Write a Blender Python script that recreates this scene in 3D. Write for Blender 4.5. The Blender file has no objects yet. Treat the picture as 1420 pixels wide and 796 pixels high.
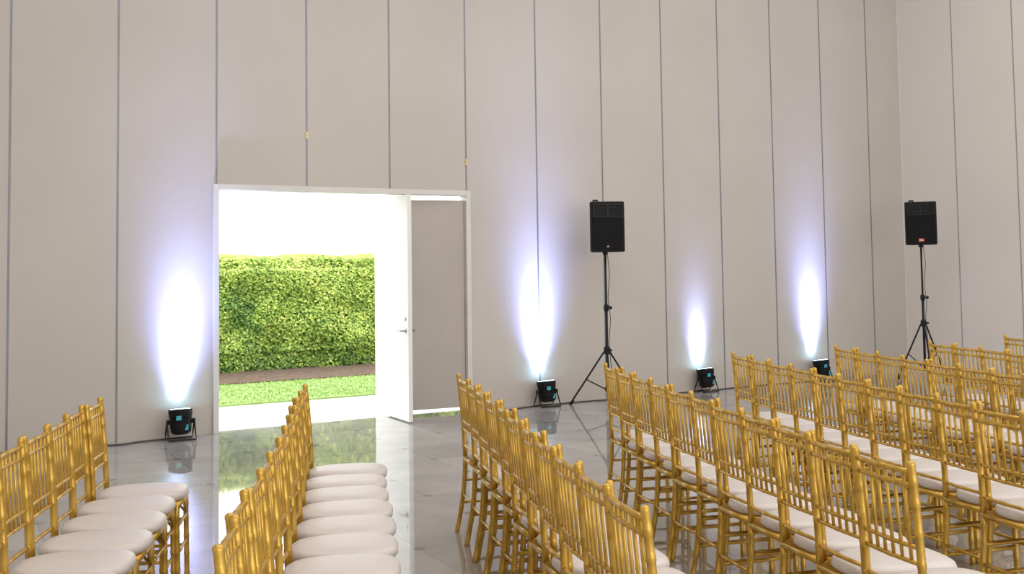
import bpy, math, random
from mathutils import Vector, Matrix
random.seed(4)
S = bpy.context.scene
S.view_settings.view_transform = 'Standard'
S.view_settings.look = 'None'

# ------------------------------------------------------------------ helpers
class MB:
    def __init__(s): s.v=[]; s.f=[]
    def box(s,x0,x1,y0,y1,z0,z1,bev=0):
        b=len(s.v)
        s.v+=[(x0,y0,z0),(x1,y0,z0),(x1,y1,z0),(x0,y1,z0),(x0,y0,z1),(x1,y0,z1),(x1,y1,z1),(x0,y1,z1)]
        s.f+=[tuple(b+i for i in q) for q in ((0,3,2,1),(4,5,6,7),(0,1,5,4),(1,2,6,5),(2,3,7,6),(3,0,4,7))]
        return s
    def tube(s,pts,rad,n=8,cap=True):
        pts=[Vector(p) for p in pts]
        if not isinstance(rad,(list,tuple)): rad=[rad]*len(pts)
        b=len(s.v); N=len(pts)
        t0=(pts[1]-pts[0]).normalized()
        up=Vector((0,0,1)) if abs(t0.z)<.9 else Vector((1,0,0))
        u=t0.cross(up).normalized()
        for i,p in enumerate(pts):
            if i==0: t=t0
            elif i==N-1: t=(pts[-1]-pts[-2]).normalized()
            else:
                t=(pts[i+1]-pts[i-1]).normalized()
            u=(u-t*u.dot(t)).normalized(); w=t.cross(u)
            for k in range(n):
                a=2*math.pi*k/n
                q=p+(u*math.cos(a)+w*math.sin(a))*rad[i]
                s.v.append(tuple(q))
        for i in range(N-1):
            for k in range(n):
                a=b+i*n+k; c=b+i*n+(k+1)%n
                s.f.append((a,c,c+n,a+n))
        if cap:
            s.f.append(tuple(b+k for k in reversed(range(n))))
            s.f.append(tuple(b+(N-1)*n+k for k in range(n)))
        return s
    def bamboo(s,p0,p1,r,rings,n=8,dome=False,bow=None):
        """turned bamboo-style rod with raised rings (fractions in rings)"""
        p0=Vector(p0); p1=Vector(p1); L=(p1-p0).length
        st=[(0,r),(1,r)]
        if bow: st+=[(i/6,r) for i in range(1,6)]
        for q in rings:
            h=.005/L
            st=[x for x in st if abs(x[0]-q)>3*h]
            st+=[(q-2.0*h,r),(q-h,r*1.15),(q,r*1.05),(q+h,r*1.15),(q+2.0*h,r)]
        if dome:
            st=[x for x in st if x[0]<1-.02/L]
            st+=[(1-.018/L,r*1.0),(1-.012/L,r*1.08),(1-.004/L,r*.95),(1,r*.5)]
        st=sorted([x for x in st if -1e-6<=x[0]<=1+1e-6])
        pts=[];rad=[]
        for q,rr in st:
            p=p0.lerp(p1,q)
            if bow: p=p+Vector(bow)*(4*q*(1-q))
            pts.append(p); rad.append(rr)
        s.tube(pts,rad,n); return s
    def lathe(s,prof,n=24,M=None):
        b=len(s.v)
        for r,z in prof:
            for k in range(n):
                a=2*math.pi*k/n
                v=Vector((r*math.cos(a),r*math.sin(a),z))
                if M: v=M@v
                s.v.append(tuple(v))
        for i in range(len(prof)-1):
            for k in range(n):
                a=b+i*n+k;c=b+i*n+(k+1)%n
                s.f.append((a,c,c+n,a+n))
        s.f.append(tuple(b+k for k in reversed(range(n))))
        s.f.append(tuple(b+(len(prof)-1)*n+k for k in range(n)))
        return s

def obj(name,mb,mat,parent=None,loc=(0,0,0),rz=0,smooth=False,bevel=0,**props):
    me=bpy.data.meshes.new(name); me.from_pydata([tuple(v) for v in mb.v],[],mb.f); me.update()
    if mat: me.materials.append(mat)
    if smooth:
        me.polygons.foreach_set('use_smooth',[True]*len(me.polygons))
    o=bpy.data.objects.new(name,me); S.collection.objects.link(o)
    o.location=loc; o.rotation_euler=(0,0,rz)
    if parent: o.parent=parent
    if bevel:
        m=o.modifiers.new('b','BEVEL'); m.width=bevel; m.segments=3; m.limit_method='ANGLE'
    for k,v in props.items(): o[k]=v
    return o
def empty(name,loc,rz=0,**props):
    o=bpy.data.objects.new(name,None); S.collection.objects.link(o)
    o.location=loc; o.rotation_euler=(0,0,rz); o.empty_display_size=.1
    for k,v in props.items(): o[k]=v
    return o
def mesh_of_curve(name,cu,m):
    t=bpy.data.objects.new('tmp',cu); S.collection.objects.link(t)
    dg=bpy.context.evaluated_depsgraph_get(); dg.update()
    me=bpy.data.meshes.new_from_object(t.evaluated_get(dg)); me.name=name
    bpy.data.objects.remove(t); me.materials.clear(); me.materials.append(m)
    o=bpy.data.objects.new(name,me); S.collection.objects.link(o); return o

def mat(name,col,rough=.5,metal=0,noise=None,bump=0,bscale=50,spec=None,emis=None):
    m=bpy.data.materials.new(name); m.use_nodes=True
    nt=m.node_tree; b=nt.nodes['Principled BSDF']
    b.inputs['Base Color'].default_value=(*col,1); b.inputs['Roughness'].default_value=rough
    b.inputs['Metallic'].default_value=metal
    if spec is not None: b.inputs['Specular IOR Level'].default_value=spec
    tc=nt.nodes.new('ShaderNodeTexCoord')
    if noise:
        sc,col2=noise
        n=nt.nodes.new('ShaderNodeTexNoise'); n.inputs['Scale'].default_value=sc; n.inputs['Detail'].default_value=4
        nt.links.new(tc.outputs['Object'],n.inputs['Vector'])
        r=nt.nodes.new('ShaderNodeValToRGB'); r.color_ramp.elements[0].position=.35; r.color_ramp.elements[1].position=.65
        r.color_ramp.elements[0].color=(*col,1); r.color_ramp.elements[1].color=(*col2,1)
        nt.links.new(n.outputs['Fac'],r.inputs['Fac']); nt.links.new(r.outputs['Color'],b.inputs['Base Color'])
    if bump:
        n2=nt.nodes.new('ShaderNodeTexNoise'); n2.inputs['Scale'].default_value=bscale; n2.inputs['Detail'].default_value=3
        nt.links.new(tc.outputs['Object'],n2.inputs['Vector'])
        bp=nt.nodes.new('ShaderNodeBump'); bp.inputs['Strength'].default_value=bump; bp.inputs['Distance'].default_value=.01
        nt.links.new(n2.outputs['Fac'],bp.inputs['Height']); nt.links.new(bp.outputs['Normal'],b.inputs['Normal'])
    if emis:
        b.inputs['Emission Color'].default_value=(*emis[0],1); b.inputs['Emission Strength'].default_value=emis[1]
    return m

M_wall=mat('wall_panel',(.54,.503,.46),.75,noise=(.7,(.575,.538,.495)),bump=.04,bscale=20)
M_wall_r=mat('wall_panel_side',(.76,.715,.66),.75,noise=(.7,(.78,.735,.68)),bump=.04,bscale=20)  # same panels, albedo raised in place of brighter light on the side wall
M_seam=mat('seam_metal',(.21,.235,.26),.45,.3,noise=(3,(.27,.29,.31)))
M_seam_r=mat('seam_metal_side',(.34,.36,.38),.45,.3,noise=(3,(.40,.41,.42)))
M_frame=mat('frame_paint',(.66,.65,.62),.45,noise=(4,(.70,.69,.66)))
M_white=mat('door_white',(.85,.86,.84),.45,noise=(2,(.82,.83,.82)))
M_leafb=mat('door_grey',(.48,.435,.395),.6,noise=(2,(.45,.41,.375)),bump=.1,bscale=60)
M_ceil=mat('ceiling_paint',(.6,.58,.55),.9,noise=(1,(.62,.6,.57)))
M_gold=mat('gold_paint',(.54,.325,.05),.31,.55,noise=(18,(.68,.44,.085)),bump=.12,bscale=90)
M_cush=mat('cushion_vinyl',(.64,.595,.57),.42,noise=(5,(.68,.635,.61)),bump=.12,bscale=25)
M_black=mat('black_plastic',(.006,.006,.007),.55,noise=(30,(.010,.010,.011)),bump=.1,bscale=200,spec=.2)
M_grille=mat('speaker_grille',(.003,.003,.0035),.7,noise=(120,(.014,.014,.015)),bump=.3,bscale=300,spec=.15)
M_metalb=mat('black_metal',(.010,.010,.012),.4,.2,noise=(20,(.016,.016,.018)),spec=.3)
M_cable=mat('black_rubber',(.02,.02,.02),.6,noise=(20,(.03,.03,.03)))
M_steel=mat('steel',(.5,.5,.5),.3,.9,noise=(20,(.42,.42,.42)))
M_brass=mat('brass',(.75,.62,.25),.4,.3,noise=(30,(.8,.66,.3)))
M_lens=mat('led_lens',(.1,.3,.4),.2,emis=((.4,.75,1),12))
M_teal=mat('teal_glow',(.03,.30,.38),.4,noise=(30,(.05,.38,.46)),emis=((.02,.4,.5),.12))
M_red=mat('red_badge',(.6,.06,.02),.4,noise=(30,(.65,.09,.03)))
M_whiteink=mat('white_ink',(.8,.8,.8),.5,noise=(30,(.75,.75,.75)))
M_pave=mat('pale_concrete',(.66,.65,.63),.8,noise=(2,(.58,.57,.555)),bump=.1)
M_lawn=mat('lawn_soil',(.27,.42,.12),.9,noise=(6,(.34,.50,.16)),bump=.2,bscale=60)
M_mulch=mat('mulch',(.09,.058,.04),.95,noise=(14,(.17,.115,.08)),bump=.8,bscale=30)
M_hcore=mat('hedge_core',(.07,.14,.02),.9,noise=(4,(.18,.30,.05)))

def leafmat(name,c0,c1,c2):
    m=mat(name,c0,.55); nt=m.node_tree; b=nt.nodes['Principled BSDF']
    a=nt.nodes.new('ShaderNodeAttribute'); a.attribute_name='tone'
    r=nt.nodes.new('ShaderNodeValToRGB'); r.color_ramp.elements[0].color=(*c0,1); r.color_ramp.elements[1].color=(*c2,1)
    e=r.color_ramp.elements.new(.5); e.color=(*c1,1)
    nt.links.new(a.outputs['Fac'],r.inputs['Fac']); nt.links.new(r.outputs['Color'],b.inputs['Base Color'])
    return m
M_leaf=leafmat('hedge_leaf',(.07,.17,.03),(.34,.50,.08),(.64,.73,.19))
M_blade=leafmat('grass_blade',(.28,.43,.12),(.36,.53,.17),(.43,.59,.22))

def floor_mat():
    m=bpy.data.materials.new('polished_tile'); m.use_nodes=True; nt=m.node_tree; b=nt.nodes['Principled BSDF']
    L=nt.links.new; N=nt.nodes.new
    tc=N('ShaderNodeTexCoord'); mp=N('ShaderNodeMapping')
    L(tc.outputs['Object'],mp.inputs['Vector']); sx=N('ShaderNodeSeparateXYZ'); L(mp.outputs['Vector'],sx.inputs[0])
    def mth(op,a,bv=None):
        n=N('ShaderNodeMath'); n.operation=op
        for i,q in enumerate((a,bv)):
            if q is None: continue
            if hasattr(q,'is_linked'): L(q,n.inputs[i])
            else: n.inputs[i].default_value=q
        return n.outputs[0]
    px=mth('PINGPONG',sx.outputs[0],.3); py=mth('PINGPONG',sx.outputs[1],.3)
    mn=mth('MINIMUM',px,py); mx=mth('MAXIMUM',px,py)
    line=mth('LESS_THAN',mn,.003); sq=mth('LESS_THAN',mx,.03)
    fx=mth('FLOOR',mth('DIVIDE',sx.outputs[0],.6)); fy=mth('FLOOR',mth('DIVIDE',sx.outputs[1],.6))
    cb=N('ShaderNodeCombineXYZ'); L(fx,cb.inputs[0]); L(fy,cb.inputs[1])
    wn=N('ShaderNodeTexWhiteNoise'); L(cb.outputs[0],wn.inputs['Vector'])
    n=N('ShaderNodeTexNoise'); n.inputs['Scale'].default_value=3; n.inputs['Detail'].default_value=8
    L(tc.outputs['Object'],n.inputs['Vector'])
    tone=mth('ADD',mth('MULTIPLY',n.outputs['Fac'],.7),mth('MULTIPLY',wn.outputs['Value'],.3))
    r=N('ShaderNodeValToRGB'); r.color_ramp.elements[0].position=.25; r.color_ramp.elements[1].position=.75
    r.color_ramp.elements[0].color=(.31,.305,.295,1); r.color_ramp.elements[1].color=(.46,.45,.43,1)
    L(tone,r.inputs['Fac'])
    m1=N('ShaderNodeMixRGB'); L(line,m1.inputs[0]); L(r.outputs['Color'],m1.inputs[1]); m1.inputs[2].default_value=(.25,.25,.25,1)
    m2=N('ShaderNodeMixRGB'); L(sq,m2.inputs[0]); L(m1.outputs[0],m2.inputs[1]); m2.inputs[2].default_value=(.2,.2,.205,1)
    L(m2.outputs[0],b.inputs['Base Color'])
    b.inputs['Roughness'].default_value=.035; b.inputs['IOR'].default_value=2.7
    return m
M_floor=floor_mat()

# ------------------------------------------------------------------ room frame
PHI=math.radians(29.2); B=Vector((-2.885,9.98,0)); PW=.91
E=Vector((math.cos(PHI),math.sin(PHI),0)); NI=Vector((math.sin(PHI),-math.cos(PHI),0))
def W(t,d,z=0): return B+E*t+NI*d+Vector((0,0,z))
T0,T1,DEP,H=-5.46,9.76,16.0,7.0
DH=2.37; DT=3*PW
st=dict(kind='structure')
mb=MB(); mb.box(T0-.12,0,0,.12,0,H); mb.box(DT,T1+.12,0,.12,0,H); mb.box(0,DT,0,.12,DH,H)
obj('wall_back',mb,M_wall,loc=B,rz=PHI,**st)
obj('wall_right',MB().box(T1,T1+.12,-DEP,0,0,H),M_wall_r,loc=B,rz=PHI,**st)
obj('wall_left',MB().box(T0-.12,T0,-DEP,0,0,H),M_wall_r,loc=B,rz=PHI,**st)
obj('wall_front',MB().box(T0-.12,T1+.12,-DEP-.12,-DEP,0,H),M_wall_r,loc=B,rz=PHI,**st)
obj('ceiling',MB().box(T0-.12,T1+.12,-DEP-.12,.12,H,H+.12),M_ceil,loc=B,rz=PHI,**st)
obj('floor',MB().box(T0-.12,T1+.12,-DEP-.12,.12,-.1,0),M_floor,loc=B,rz=PHI,**st)
n=1
for k in range(-5,11):
    t=k*PW
    z0=DH+.05 if k in (0,1,2,3) else 0
    obj('trim_%d'%n,MB().box(t-.010,t+.010,-.0015,0,z0,H),M_seam,loc=B,rz=PHI,**st); n+=1
for k in range(1,9):
    obj('trim_%d'%n,MB().box(T1-.002,T1,-k*PW-.008,-k*PW+.008,0,H),M_seam_r,loc=B,rz=PHI,**st); n+=1
obj('trim_%d'%n,MB().box(T1-.014,T1,-.014,0,0,H),M_frame,loc=B,rz=PHI,**st); n+=1
mb=MB(); mb.box(-.035,.02,-.035,.125,0,DH+.045); mb.box(DT-.02,DT+.035,-.035,.125,0,DH+.045); mb.box(.02,DT-.02,-.035,.125,DH-.01,DH+.045)
obj('trim_%d'%n,mb,M_frame,loc=B,rz=PHI,bevel=.004,**st); n+=1

def leaf(name,p0,p1,z0,z1,m,th=.045):
    p0=Vector((*p0,0)); p1=Vector((*p1,0)); d=p1-p0; L=d.length; a=math.atan2(d.y,d.x)
    return obj(name,MB().box(0,L,-th/2,th/2,z0,z1),m,loc=p0,rz=a,bevel=.003,**st),L
l1,L1=leaf('door_1',(-1.05,10.46),(-1.50,11.30),.012,2.325,M_white)
for sgn in (1,-1):
    mb=MB()
    mb.lathe([(.026,0),(.026,.006),(.010,.010),(.010,.05)],16,Matrix.Translation((.07,sgn*.0225,.93))@Matrix.Rotation(-sgn*math.pi/2,4,'X'))
    mb.tube([(.07,sgn*.07,.93),(.13,sgn*.072,.932),(.19,sgn*.068,.928)],[.010,.009,.007],8)
    mb.lathe([(.020,0),(.020,.006),(.009,.010)],16,Matrix.Translation((.07,sgn*.0225,1.05))@Matrix.Rotation(-sgn*math.pi/2,4,'X'))
    obj('handle',mb,M_steel,parent=l1,smooth=True,label='steel lever handle')
l2,L2=leaf('door_2',(-.545,11.33),(-1.28,11.02),.045,2.31,M_leafb)

def latch(k,z):
    mb=MB(); mb.box(-.012,.012,-.011,0,-.035,.035); mb.box(-.006,.006,-.02,-.011,-.01,.016)
    obj('wall_latch',mb,M_brass,loc=W(k*PW,.0015,z),rz=PHI,bevel=.002,label='small brass latch on a wall panel seam',category='latch')
latch(1,1.55+(376-186)/1420*10.4); latch(3,1.55+(372-223)/1420*11.3)

# ------------------------------------------------------------------ outside
obj('ground',MB().box(-14,22,.12,30,-.14,-.02),M_pave,loc=B,rz=PHI,kind='structure')
obj('mulch_bed',MB().box(-8,16,4.22,8.2,-.02,.02),M_mulch,loc=B,rz=PHI,label='bed of brown bark mulch under the hedge',category='mulch bed',kind='stuff')
obj('lawn',MB().box(-8,16,2.1,4.22,-.02,.0),M_lawn,loc=B,rz=PHI,label='strip of bright green lawn along the paving',category='lawn',kind='stuff')
def quads(name,items,m,**props):
    v=[];f=[];tone=[]
    for c,u,w,tn in items:
        b=len(v); v+=[tuple(c-u),tuple(c+w*.6),tuple(c+u),tuple(c-w*.6)]; f.append((b,b+1,b+2,b+3)); tone+=[tn]*4
    mb=MB(); mb.v=v; mb.f=f
    o=obj(name,mb,m,loc=B,rz=PHI,**props)
    a=o.data.attributes.new('tone','FLOAT','POINT'); a.data.foreach_set('value',tone)
    return o
HY=-.22
hedge=empty('hedge',B,PHI,label='clipped dense green leafy garden hedge',category='hedge')
mb=MB()
nx,nz=60,12
for i in range(nx+1):
    for j in range(nz+1):
        t=-1.5+9.*i/nx; z=.03+1.74*j/nz
        y=6.16+HY+random.uniform(-.05,.06)+(.10*(j/nz-.5))
        mb.v.append((t,y,z))
for i in range(nx):
    for j in range(nz):
        a=i*(nz+1)+j; mb.f.append((a,a+nz+1,a+nz+2,a+1))
mb.box(-1.5,7.5,6.25+HY,7.1+HY,.03,1.76)
o=obj('hedge_core',mb,M_hcore,parent=hedge)
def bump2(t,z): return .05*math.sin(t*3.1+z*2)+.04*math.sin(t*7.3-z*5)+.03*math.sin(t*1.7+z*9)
def shade_tone(t,z): # painted shade on leaves: spot near the open side, a band along the base
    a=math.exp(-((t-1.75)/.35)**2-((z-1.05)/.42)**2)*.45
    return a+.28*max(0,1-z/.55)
items=[]
for _ in range(68000):
    top=random.random()<.12
    t=random.uniform(-1.5,7.5)
    if top: y=random.uniform(6.1,7.0); z=1.77+random.uniform(-.04,.05)+.02*math.sin(t*5)
    else:
        z=.02+1.76*random.random(); y=6.09+bump2(t,z)*.8+random.uniform(-.045,.045)-(.05 if .3<z<1.6 else 0)
        if z<.12 and random.random()<.3: continue
    d=Vector((random.gauss(0,1),random.gauss(0,1),random.gauss(0,1))).normalized()
    nrm=Vector((random.gauss(0,.45),-1,random.gauss(.8,.4))).normalized()
    u=d.cross(nrm).normalized(); w=nrm.cross(u)
    s=random.uniform(.018,.038)
    tn=.54-1.7*bump2(t*1.9,z*2.3)+random.gauss(0,.22)+.15*(z-.9)-shade_tone(t,z)
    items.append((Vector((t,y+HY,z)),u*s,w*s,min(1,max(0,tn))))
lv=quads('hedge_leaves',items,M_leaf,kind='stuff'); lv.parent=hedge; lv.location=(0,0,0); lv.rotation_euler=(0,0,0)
items=[]
for _ in range(22000):
    t=random.uniform(0,6.5); y=2.1+2.2*random.random()+.06*math.sin(t*4)
    h=random.uniform(.006,.015); a=random.uniform(0,6.28)
    lean=Vector((random.uniform(-.02,.02),random.uniform(-.02,.02),h))
    items.append((Vector((t,y,h*.8)),lean,Vector((math.cos(a),math.sin(a),0))*.012,random.random()))
quads('grass_blades',items,M_blade,kind='stuff',label='short mown grass blades of the lawn',category='grass')

# ------------------------------------------------------------------ chairs
KY=.81
def chair_meshes():
    P={}
    mb=MB()
    bot={s:Vector((-.190,s*.178*KY,.44)) for s in (1,-1)}; top={s:Vector((-.226,s*.178*KY,.93)) for s in (1,-1)}
    BW=.006
    def at(s,z):
        f=(z-.44)/(.93-.44); return bot[s].lerp(top[s],f)+Vector((BW*4*f*(1-f),0,0))
    for s in (1,-1):
        mb.bamboo(bot[s],top[s],.0135,(.13,.33,.53,.72,.86),8,dome=True,bow=(BW,0,0))
    rails=(.893,.850,.655,.605,.51)
    for z in rails:
        mb.bamboo(at(-1,z),at(1,z),.0095 if z>.88 else .008,(.5,),8,bow=(-.008,0,0))
    for i in range(6):
        q=(i+1)/7.; bw=Vector((-.008*4*q*(1-q),0,0))
        a=at(-1,.605).lerp(at(1,.605),q)+bw; b=at(-1,.893).lerp(at(1,.893),q)+bw
        mb.bamboo(a,b,.0060,(.5,),6)
    P['backrest']=(mb,M_gold,True)
    mb=MB()
    c=[(-.19,-.18*KY),(.195,-.195*KY),(.195,.195*KY),(-.19,.18*KY)]
    for i in range(4):
        a=c[i]; b=c[(i+1)%4]
        mb.tube([(a[0],a[1],.430),(b[0],b[1],.430)],.015,8)
    b0=len(mb.v)
    for z in (.436,.444):
        for x,y in c: mb.v.append((x,y,z))
    mb.f+= [(b0+3,b0+2,b0+1,b0),(b0+4,b0+5,b0+6,b0+7)]+[(b0+i,b0+(i+1)%4,b0+4+(i+1)%4,b0+4+i) for i in range(4)]
    P['seat_frame']=(mb,M_gold,True)
    mb=MB(); n=40
    prof=[(.90,.4445),(.975,.448),(1.01,.457),(1.015,.469),(.99,.481),(.93,.489),(.75,.495),(.4,.498),(.05,.499)]
    for sc,z in prof:
        for k in range(n):
            a=2*math.pi*k/n; ca,sa=math.cos(a),math.sin(a); e=2/3.0
            x=math.copysign(abs(ca)**e,ca)*.208*sc+.012; y=math.copysign(abs(sa)**e,sa)*(.192*KY+.02*x/.2)*sc
            mb.v.append((x,y,z))
    for i in range(len(prof)-1):
        for k in range(n):
            a=i*n+k;c2=i*n+(k+1)%n; mb.f.append((a,c2,c2+n,a+n))
    mb.f.append(tuple(reversed(range(n)))); mb.f.append(tuple((len(prof)-1)*n+k for k in range(n)))
    P['seat_cushion']=(mb,M_cush,True)
    legs=[]
    for s in (1,-1):
        mb=MB(); mb.bamboo((.200,s*.188*KY,0),(.192,s*.190*KY,.43),.013,(.06,.3,.5,.7,.88),8); legs.append(mb)
        mb=MB(); mb.bamboo((-.245,s*.178*KY,0),(-.190,s*.178*KY,.445),.0135,(.06,.3,.5,.7,.88),8,bow=(.014,0,0)); legs.append(mb)
    P['legs']=legs
    mb=MB()
    for z in (.17,.30):
        f=z/.445; xb=-.245+.055*f+.056*f*(1-f)
        for s in (1,-1): mb.bamboo((.197,s*.189*KY,z),(xb,s*.179*KY,z),.008,(.33,.66),6)
        mb.bamboo((.197,-.189*KY,z+.03),(.197,.189*KY,z+.03),.008,(.33,.66),6)
    mb.bamboo((-.206,-.179*KY,.22),(-.206,.179*KY,.22),.008,(.33,.66),6)
    for s in (1,-1):
        mb.tube([(.194,s*.19*KY,.33),(.13,s*.188*KY,.41),(.12,s*.187*KY,.425)],.006,6)
        mb.tube([(.194,s*.18*KY,.33),(.194,s*.12*KY,.41),(.194,s*.11*KY,.425)],.006,6)
    P['stretcher_frame']=(mb,M_gold,True)
    return P
P=chair_meshes()
proto=empty('chair',(0,0,0),0)
parts=[]
for nm in ('backrest','seat_frame','seat_cushion','stretcher_frame'):
    mb,m,sm=P[nm]; o=obj(nm,mb,m,parent=proto,smooth=sm); parts.append(o)
    if nm=='seat_cushion': o['label']='padded off-white cushion'
for mb in P['legs']: parts.append(obj('leg',mb,M_gold,parent=proto,smooth=True))
A=math.radians(9.6); D=Vector((-math.sin(A),math.cos(A),0)); Q=Vector((math.cos(A),math.sin(A),0))
# (offset across, far end, count, row skew deg, chair turn deg, spacing)
rows=[(-1.20,5.50,9,-.3,0,.315),(-.19,5.80,11,-1.5,-1,.305),(.72,6.14,11,.7,5,.322),(1.71,6.54,11,.5,6,.322),(2.80,7.08,12,0,6,.318),(3.76,7.42,9,0,6,.318),(4.68,7.60,7,0,6,.318),(5.62,8.0,4,0,6,.318)]
first=True
for ri,(q,sf,cnt,sk,turn,SP) in enumerate(rows):
    A2=A+math.radians(sk); D2=Vector((-math.sin(A2),math.cos(A2),0)); Q2=Vector((math.cos(A2),math.sin(A2),0))
    F=Q*q+D*sf
    for i in range(cnt):
        s=-.15-i*SP+random.uniform(-.004,.004)
        loc=F+Q2*(.224+random.uniform(-.012,.012))+D2*s; rz=A2+math.radians(turn+random.uniform(-1.3,1.3))
        if first: c=proto; first=False
        else:
            c=proto.copy(); S.collection.objects.link(c)
            for p in parts:
                pc=p.copy(); pc.parent=c; S.collection.objects.link(pc)
        c.location=loc; c.rotation_euler=(0,0,rz)
        c['label']='gold bamboo-style banquet chair with off-white cushion, set in a row'
        c['category']='chair'; c['group']='gold banquet chairs in rows'

# ------------------------------------------------------------------ speakers on stands
def speaker(loc,rz,zb,badge,label,footrot,hub=.62,R=.44):
    x,y=loc
    stn=empty('speaker_stand',(x,y,0),rz+footrot,label='black metal tripod speaker stand with spread legs',category='speaker stand')
    mb=MB(); mb.tube([(0,0,.16),(0,0,1.12)],.016,14); mb.tube([(0,0,1.0),(0,0,zb+.02)],.012,14)
    obj('pole',mb,M_metalb,parent=stn,smooth=True)
    mb=MB(); mb.lathe([(.024,1.06),(.03,1.075),(.03,1.12),(.022,1.135)],16); mb.tube([(0,-.03,1.1),(0,-.075,1.1)],[.008,.008],8); mb.lathe([(.004,0),(.02,.004),(.02,.018),(.01,.022)],10,Matrix.Translation((0,-.07,1.1))@Matrix.Rotation(math.pi/2,4,'X'))
    obj('collar',mb,M_metalb,parent=stn)
    mb=MB(); mb.lathe([(.026,hub-.02),(.038,hub-.01),(.038,hub+.05),(.024,hub+.07)],16); mb.lathe([(.024,.17),(.032,.18),(.032,.215),(.022,.225)],16)
    mb.tube([(0,-.03,hub+.03),(0,-.08,hub+.03)],[.008,.014],8)
    obj('leg_hub',mb,M_metalb,parent=stn)
    for i in range(3):
        a=2*math.pi*i/3; c,s=math.cos(a),math.sin(a)
        mb=MB(); mb.tube([(c*.035,s*.035,hub+.01),(c*R,s*R,.022)],.0105,8)
        mb.tube([(c*.03,s*.03,.195),(c*R*.55,s*R*.55,.022+(hub-.012)*.45)],.0075,6)
        mb.tube([(c*(R-.03),s*(R-.03),.05),(c*(R+.012),s*(R+.012),.0)],[.016,.018],10)
        obj('leg',mb,M_metalb,parent=stn)
    sp=empty('loudspeaker',(x,y,zb),rz,label=label,category='speaker')
    w,d,h=.192,.15,.56
    mb=MB()
    pl=[(-w,-d),(w,-d),(w,-d+.05),(w*.68,d),(-w*.68,d),(-w,-d+.05)]
    m_=len(pl)
    for z,sc in ((0,.97),(.015,1),(h-.015,1),(h,.97)):
        for a,b in pl: mb.v.append((a*sc,b*sc,z))
    for i in range(3):
        for k in range(m_):
            a=i*m_+k;b=i*m_+(k+1)%m_; mb.f.append((a,b,b+m_,a+m_))
    mb.f.append(tuple(reversed(range(m_)))); mb.f.append(tuple(3*m_+k for k in range(m_)))
    obj('cabinet',mb,M_black,parent=sp,bevel=.008)
    mb=MB(); mb.box(-w+.022,w-.022,-d-.010,-d+.004,.03,h-.19); obj('woofer_grille',mb,M_grille,parent=sp,bevel=.008)
    mb=MB(); z0,z1=h-.165,h-.035
    xo=w-.03; xi=w-.085
    mb.box(-xo-.006,xo+.006,-d-.012,-d+.002,z0-.006,z0+.004); mb.box(-xo-.006,xo+.006,-d-.012,-d+.002,z1-.004,z1+.006)
    mb.box(-xo-.006,-xo+.004,-d-.012,-d+.002,z0+.004,z1-.004); mb.box(xo-.004,xo+.006,-d-.012,-d+.002,z0+.004,z1-.004)
    mb.box(-.008,.008,-d-.010,-d+.002,z0+.004,z1-.004)
    mb.box(-xi,xi,-d-.006,-d+.002,z0+.03,z0+.036); mb.box(-xi,xi,-d-.006,-d+.002,z1-.036,z1-.03)
    obj('horn',mb,M_metalb,parent=sp)
    mb=MB(); mb.tube([(-.13,d*.0,h-.004),(-.128,d*.0,h+.02),(-.08,d*.0,h+.02),(-.075,d*.0,h-.004)],.01,8); obj('handle',mb,M_black,parent=sp,smooth=True)
    mb=MB(); mb.lathe([(.03,-.03),(.03,.005)],14); obj('pole_socket',mb,M_metalb,parent=sp)
    if badge:
        mb=MB(); mb.box(-.035,.035,-d-.016,-d-.009,.04,.08); obj('badge',mb,M_red,parent=sp,bevel=.003,label='red and white badge')
    cu=bpy.data.curves.new('badge_text','FONT'); cu.body='JBL'; cu.size=.036 if badge else .022; cu.extrude=.001; cu.align_x='CENTER'; cu.align_y='CENTER'
    tx=mesh_of_curve('badge_text',cu,M_whiteink); tx.parent=sp
    tx.location=(0,-d-.018 if badge else -d-.0115,.06); tx.rotation_euler=(math.pi/2,0,0)
    cb=MB(); cb.tube([(.03,.03,.0),(.05,.02,-.25),(.022,.0,-.5),(.045,-.01,-.75),(.024,0,-1.0),(.05,.02,-1.3),(.06,.03,-zb+.30)],.004,6)
    obj('cable',cb,M_cable,parent=sp,smooth=True)
speaker((1.039,11.487),math.radians(8),1.72,False,'black loudspeaker on a tripod stand against the wall seams',math.radians(22),.60,.46)
speaker((5.35,13.42),math.radians(-18),1.785,True,'black loudspeaker with red badge on tripod by the corner',math.radians(40),.74,.36)

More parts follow.
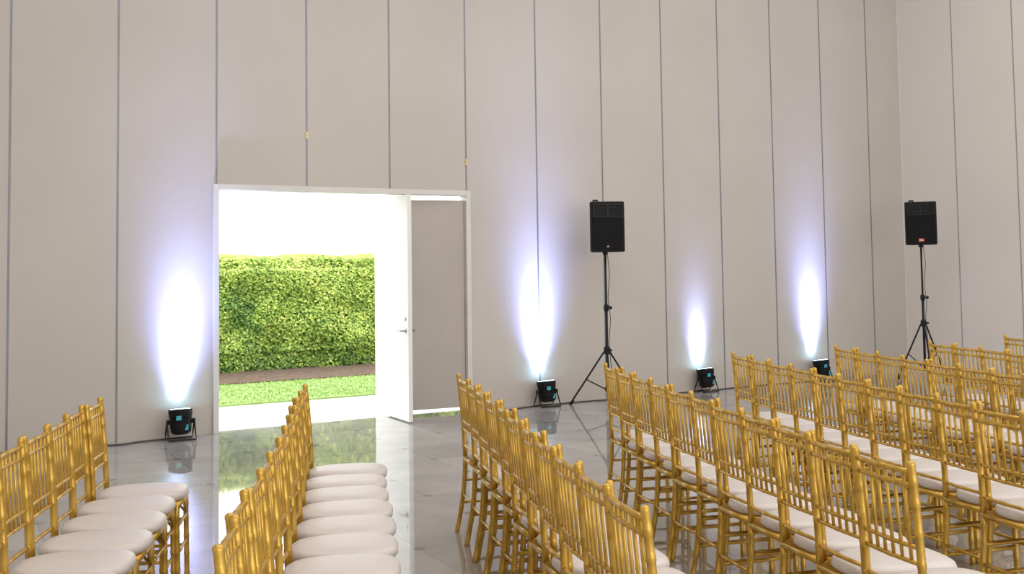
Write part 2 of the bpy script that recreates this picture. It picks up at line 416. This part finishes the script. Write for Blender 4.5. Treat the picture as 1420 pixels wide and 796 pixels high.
# ------------------------------------------------------------------ LED uplights
def beam_light(parent,power,tilt,lat,sig,col,spread=120,z=.30,y=0):
    """spot lamp with the smooth gaussian lobe of a collimated LED fixture"""
    L=bpy.data.lights.new('uplight_beam','SPOT'); L.energy=power; L.color=col
    L.spot_size=math.radians(spread); L.spot_blend=.8; L.shadow_soft_size=.02
    L.use_nodes=True; nt=L.node_tree; N=nt.nodes.new; K=nt.links.new
    em=[x for x in nt.nodes if x.type=='EMISSION'][0]
    tc=N('ShaderNodeTexCoord'); sx=N('ShaderNodeSeparateXYZ'); K(tc.outputs['Normal'],sx.inputs[0])
    def mm(op,a,b=None):
        n=N('ShaderNodeMath'); n.operation=op
        for i,q in enumerate((a,b)):
            if q is None: continue
            if hasattr(q,'is_linked'): K(q,n.inputs[i])
            else: n.inputs[i].default_value=q
        return n.outputs[0]
    z2=mm('MULTIPLY',sx.outputs[2],sx.outputs[2])
    t2=mm('DIVIDE',mm('SUBTRACT',1.0,z2),z2)          # tan^2
    g=mm('EXPONENT',mm('MULTIPLY',t2,-1/sig**2))
    K(g,em.inputs['Strength'])
    lo=bpy.data.objects.new('uplight_beam',L); S.collection.objects.link(lo); lo.parent=parent
    lo.location=(0,y,z); lo.rotation_euler=(math.radians(180-tilt),math.radians(lat),0)
def uplight(t,k,hs=1.0,d=.19,lat=0,low=1.0):
    loc=W(t,d,0)
    r=empty('uplight',loc,PHI,label='black LED par can uplight on floor washing the wall',category='stage light')
    Mx=Matrix.Translation((0,0,.165))@Matrix.Rotation(math.radians(-10),4,'X')
    mb=MB()
    mb.lathe([(.05,-.115),(.082,-.10),(.09,-.06),(.096,-.05),(.096,-.02),(.09,-.012),(.09,.03),(.102,.04),(.108,.09),(.108,.115),(.098,.115),(.096,.085)],24,Mx)
    for q in range(12):
        a=2*math.pi*q/12
        mb.tube([Mx@Vector((.088*math.cos(a),.088*math.sin(a),-.09)),Mx@Vector((.1*math.cos(a),.1*math.sin(a),.03))],.004,5)
    obj('housing',mb,M_black,parent=r)
    mb=MB(); mb.lathe([(.090,.1165),(.090,.1195)],24,Mx)
    obj('lens',mb,M_lens,parent=r,label='glowing blue-white LED lens')
    for q in (-1,1):
        mb=MB()
        mb.box(-.128,-.120,q*.01-.014,q*.01+.014,.15,.19)
        pts=[(-.124,0,.175),(-.124,q*.06,.06),(-.124,q*.085,.008),(.124,q*.085,.008),(.124,q*.06,.06),(.124,0,.175)]
        mb.tube(pts,.0075,6); mb.box(.120,.128,q*.01-.014,q*.01+.014,.15,.19)
        obj('bracket',mb,M_metalb,parent=r)
    for s in (-1,1):
        mb=MB(); mb.lathe([(.012,0),(.022,.002),(.022,.018),(.014,.02)],10,Matrix.Translation((s*.098,0,.17))@Matrix.Rotation(s*math.pi/2,4,'Y'))
        obj('knob',mb,M_black,parent=r)
    mb=MB(); mb.box(-.06,-.015,-.106,-.098,.195,.235); mb.box(.02,.05,-.096,-.086,.10,.15); obj('teal_patches',mb,M_teal,parent=r,label='faintly glowing teal patches on the can')  # two teal patches with faint emission for the glow on the can
    beam_light(r,430*k,7.0*hs,lat,.20,(.50,.60,1))          # core
    beam_light(r,520*k,5.5*hs,lat,.26,(.27,.33,1))          # tall blue-violet haze
    beam_light(r,160*k,11*hs,lat,.42,(.30,.38,1))           # wide halo
    beam_light(r,50*low,24,lat*.5,.28,(.45,.55,1),y=.05)    # spill close above the fixture
    beam_light(r,18*low,38,0,.45,(.36,.46,1),y=.06)
    return r
uplight(-.37,.95,lat=3)
uplight(3.618,1.2,.95)
uplight(5.93,.18,1.7,d=.16,low=2.2)
uplight(7.87,.9,1.0)

def cable(pts,label):
    cu=bpy.data.curves.new('power_cable','CURVE'); cu.dimensions='3D'; cu.bevel_depth=.006
    sp=cu.splines.new('NURBS'); sp.points.add(len(pts)-1); sp.use_endpoint_u=True; sp.order_u=3
    for p,q in zip(sp.points,pts): p.co=(*q,1)
    o=mesh_of_curve('power_cable',cu,M_cable); o['label']=label; o['category']='cable'
z=.007
cable([W(-.50,.12,z),W(-.7,.10,z),W(-.9,.22,z),W(-1.15,.10,z),W(-1.5,.07,z),W(-2.5,.06,z)],'black power cable lying along the foot of the wall')
cable([W(3.55,.12,z),W(3.3,.16,z),W(3.1,.22,z),W(2.9,.07,z),W(2.8,.04,z)],'black power cable curling beside the uplight')
cable([W(3.75,.12,z),W(4.1,.08,z),W(4.5,.16,z),W(5.2,.07,z),W(5.85,.12,z)],'black power cable running between two uplights')
cable([W(6.05,.12,z),W(6.6,.06,z),W(7.2,.1,z),W(7.75,.12,z)],'black power cable running between two uplights')

# ------------------------------------------------------------------ lights
def area(name,loc,rot,sx,sy,p,col):
    L=bpy.data.lights.new(name,'AREA'); L.shape='RECTANGLE'; L.size=sx; L.size_y=sy; L.energy=p; L.color=col
    o=bpy.data.objects.new(name,L); S.collection.objects.link(o); o.location=loc; o.rotation_euler=rot; return o
area('overhead_fill',W(3.0,7.0,6.9),(0,0,PHI),12,10,530,(1,.96,.92))  # unseen broad fill added below the ceiling, no fixture modelled
a=area('front_fill',W(1.5,15.6,3.0),(math.radians(90),0,PHI),12,5,450,(.99,.97,.98))  # fill added behind the camera, the front wall has no window
w=bpy.data.worlds.new('World'); S.world=w; w.use_nodes=True
w.node_tree.nodes['Background'].inputs[0].default_value=(1,1,1,1); w.node_tree.nodes['Background'].inputs[1].default_value=3.7

# ------------------------------------------------------------------ camera
cam=bpy.data.cameras.new('camera'); co=bpy.data.objects.new('camera',cam); S.collection.objects.link(co); S.camera=co
cam.sensor_width=36; cam.lens=36; cam.shift_y=-.0704; cam.clip_end=200
M=Matrix.Translation((0,0,1.55))@Matrix.Rotation(math.radians(93),4,'X')@Matrix.Rotation(math.radians(-.8),4,'Z')
co.matrix_world=M
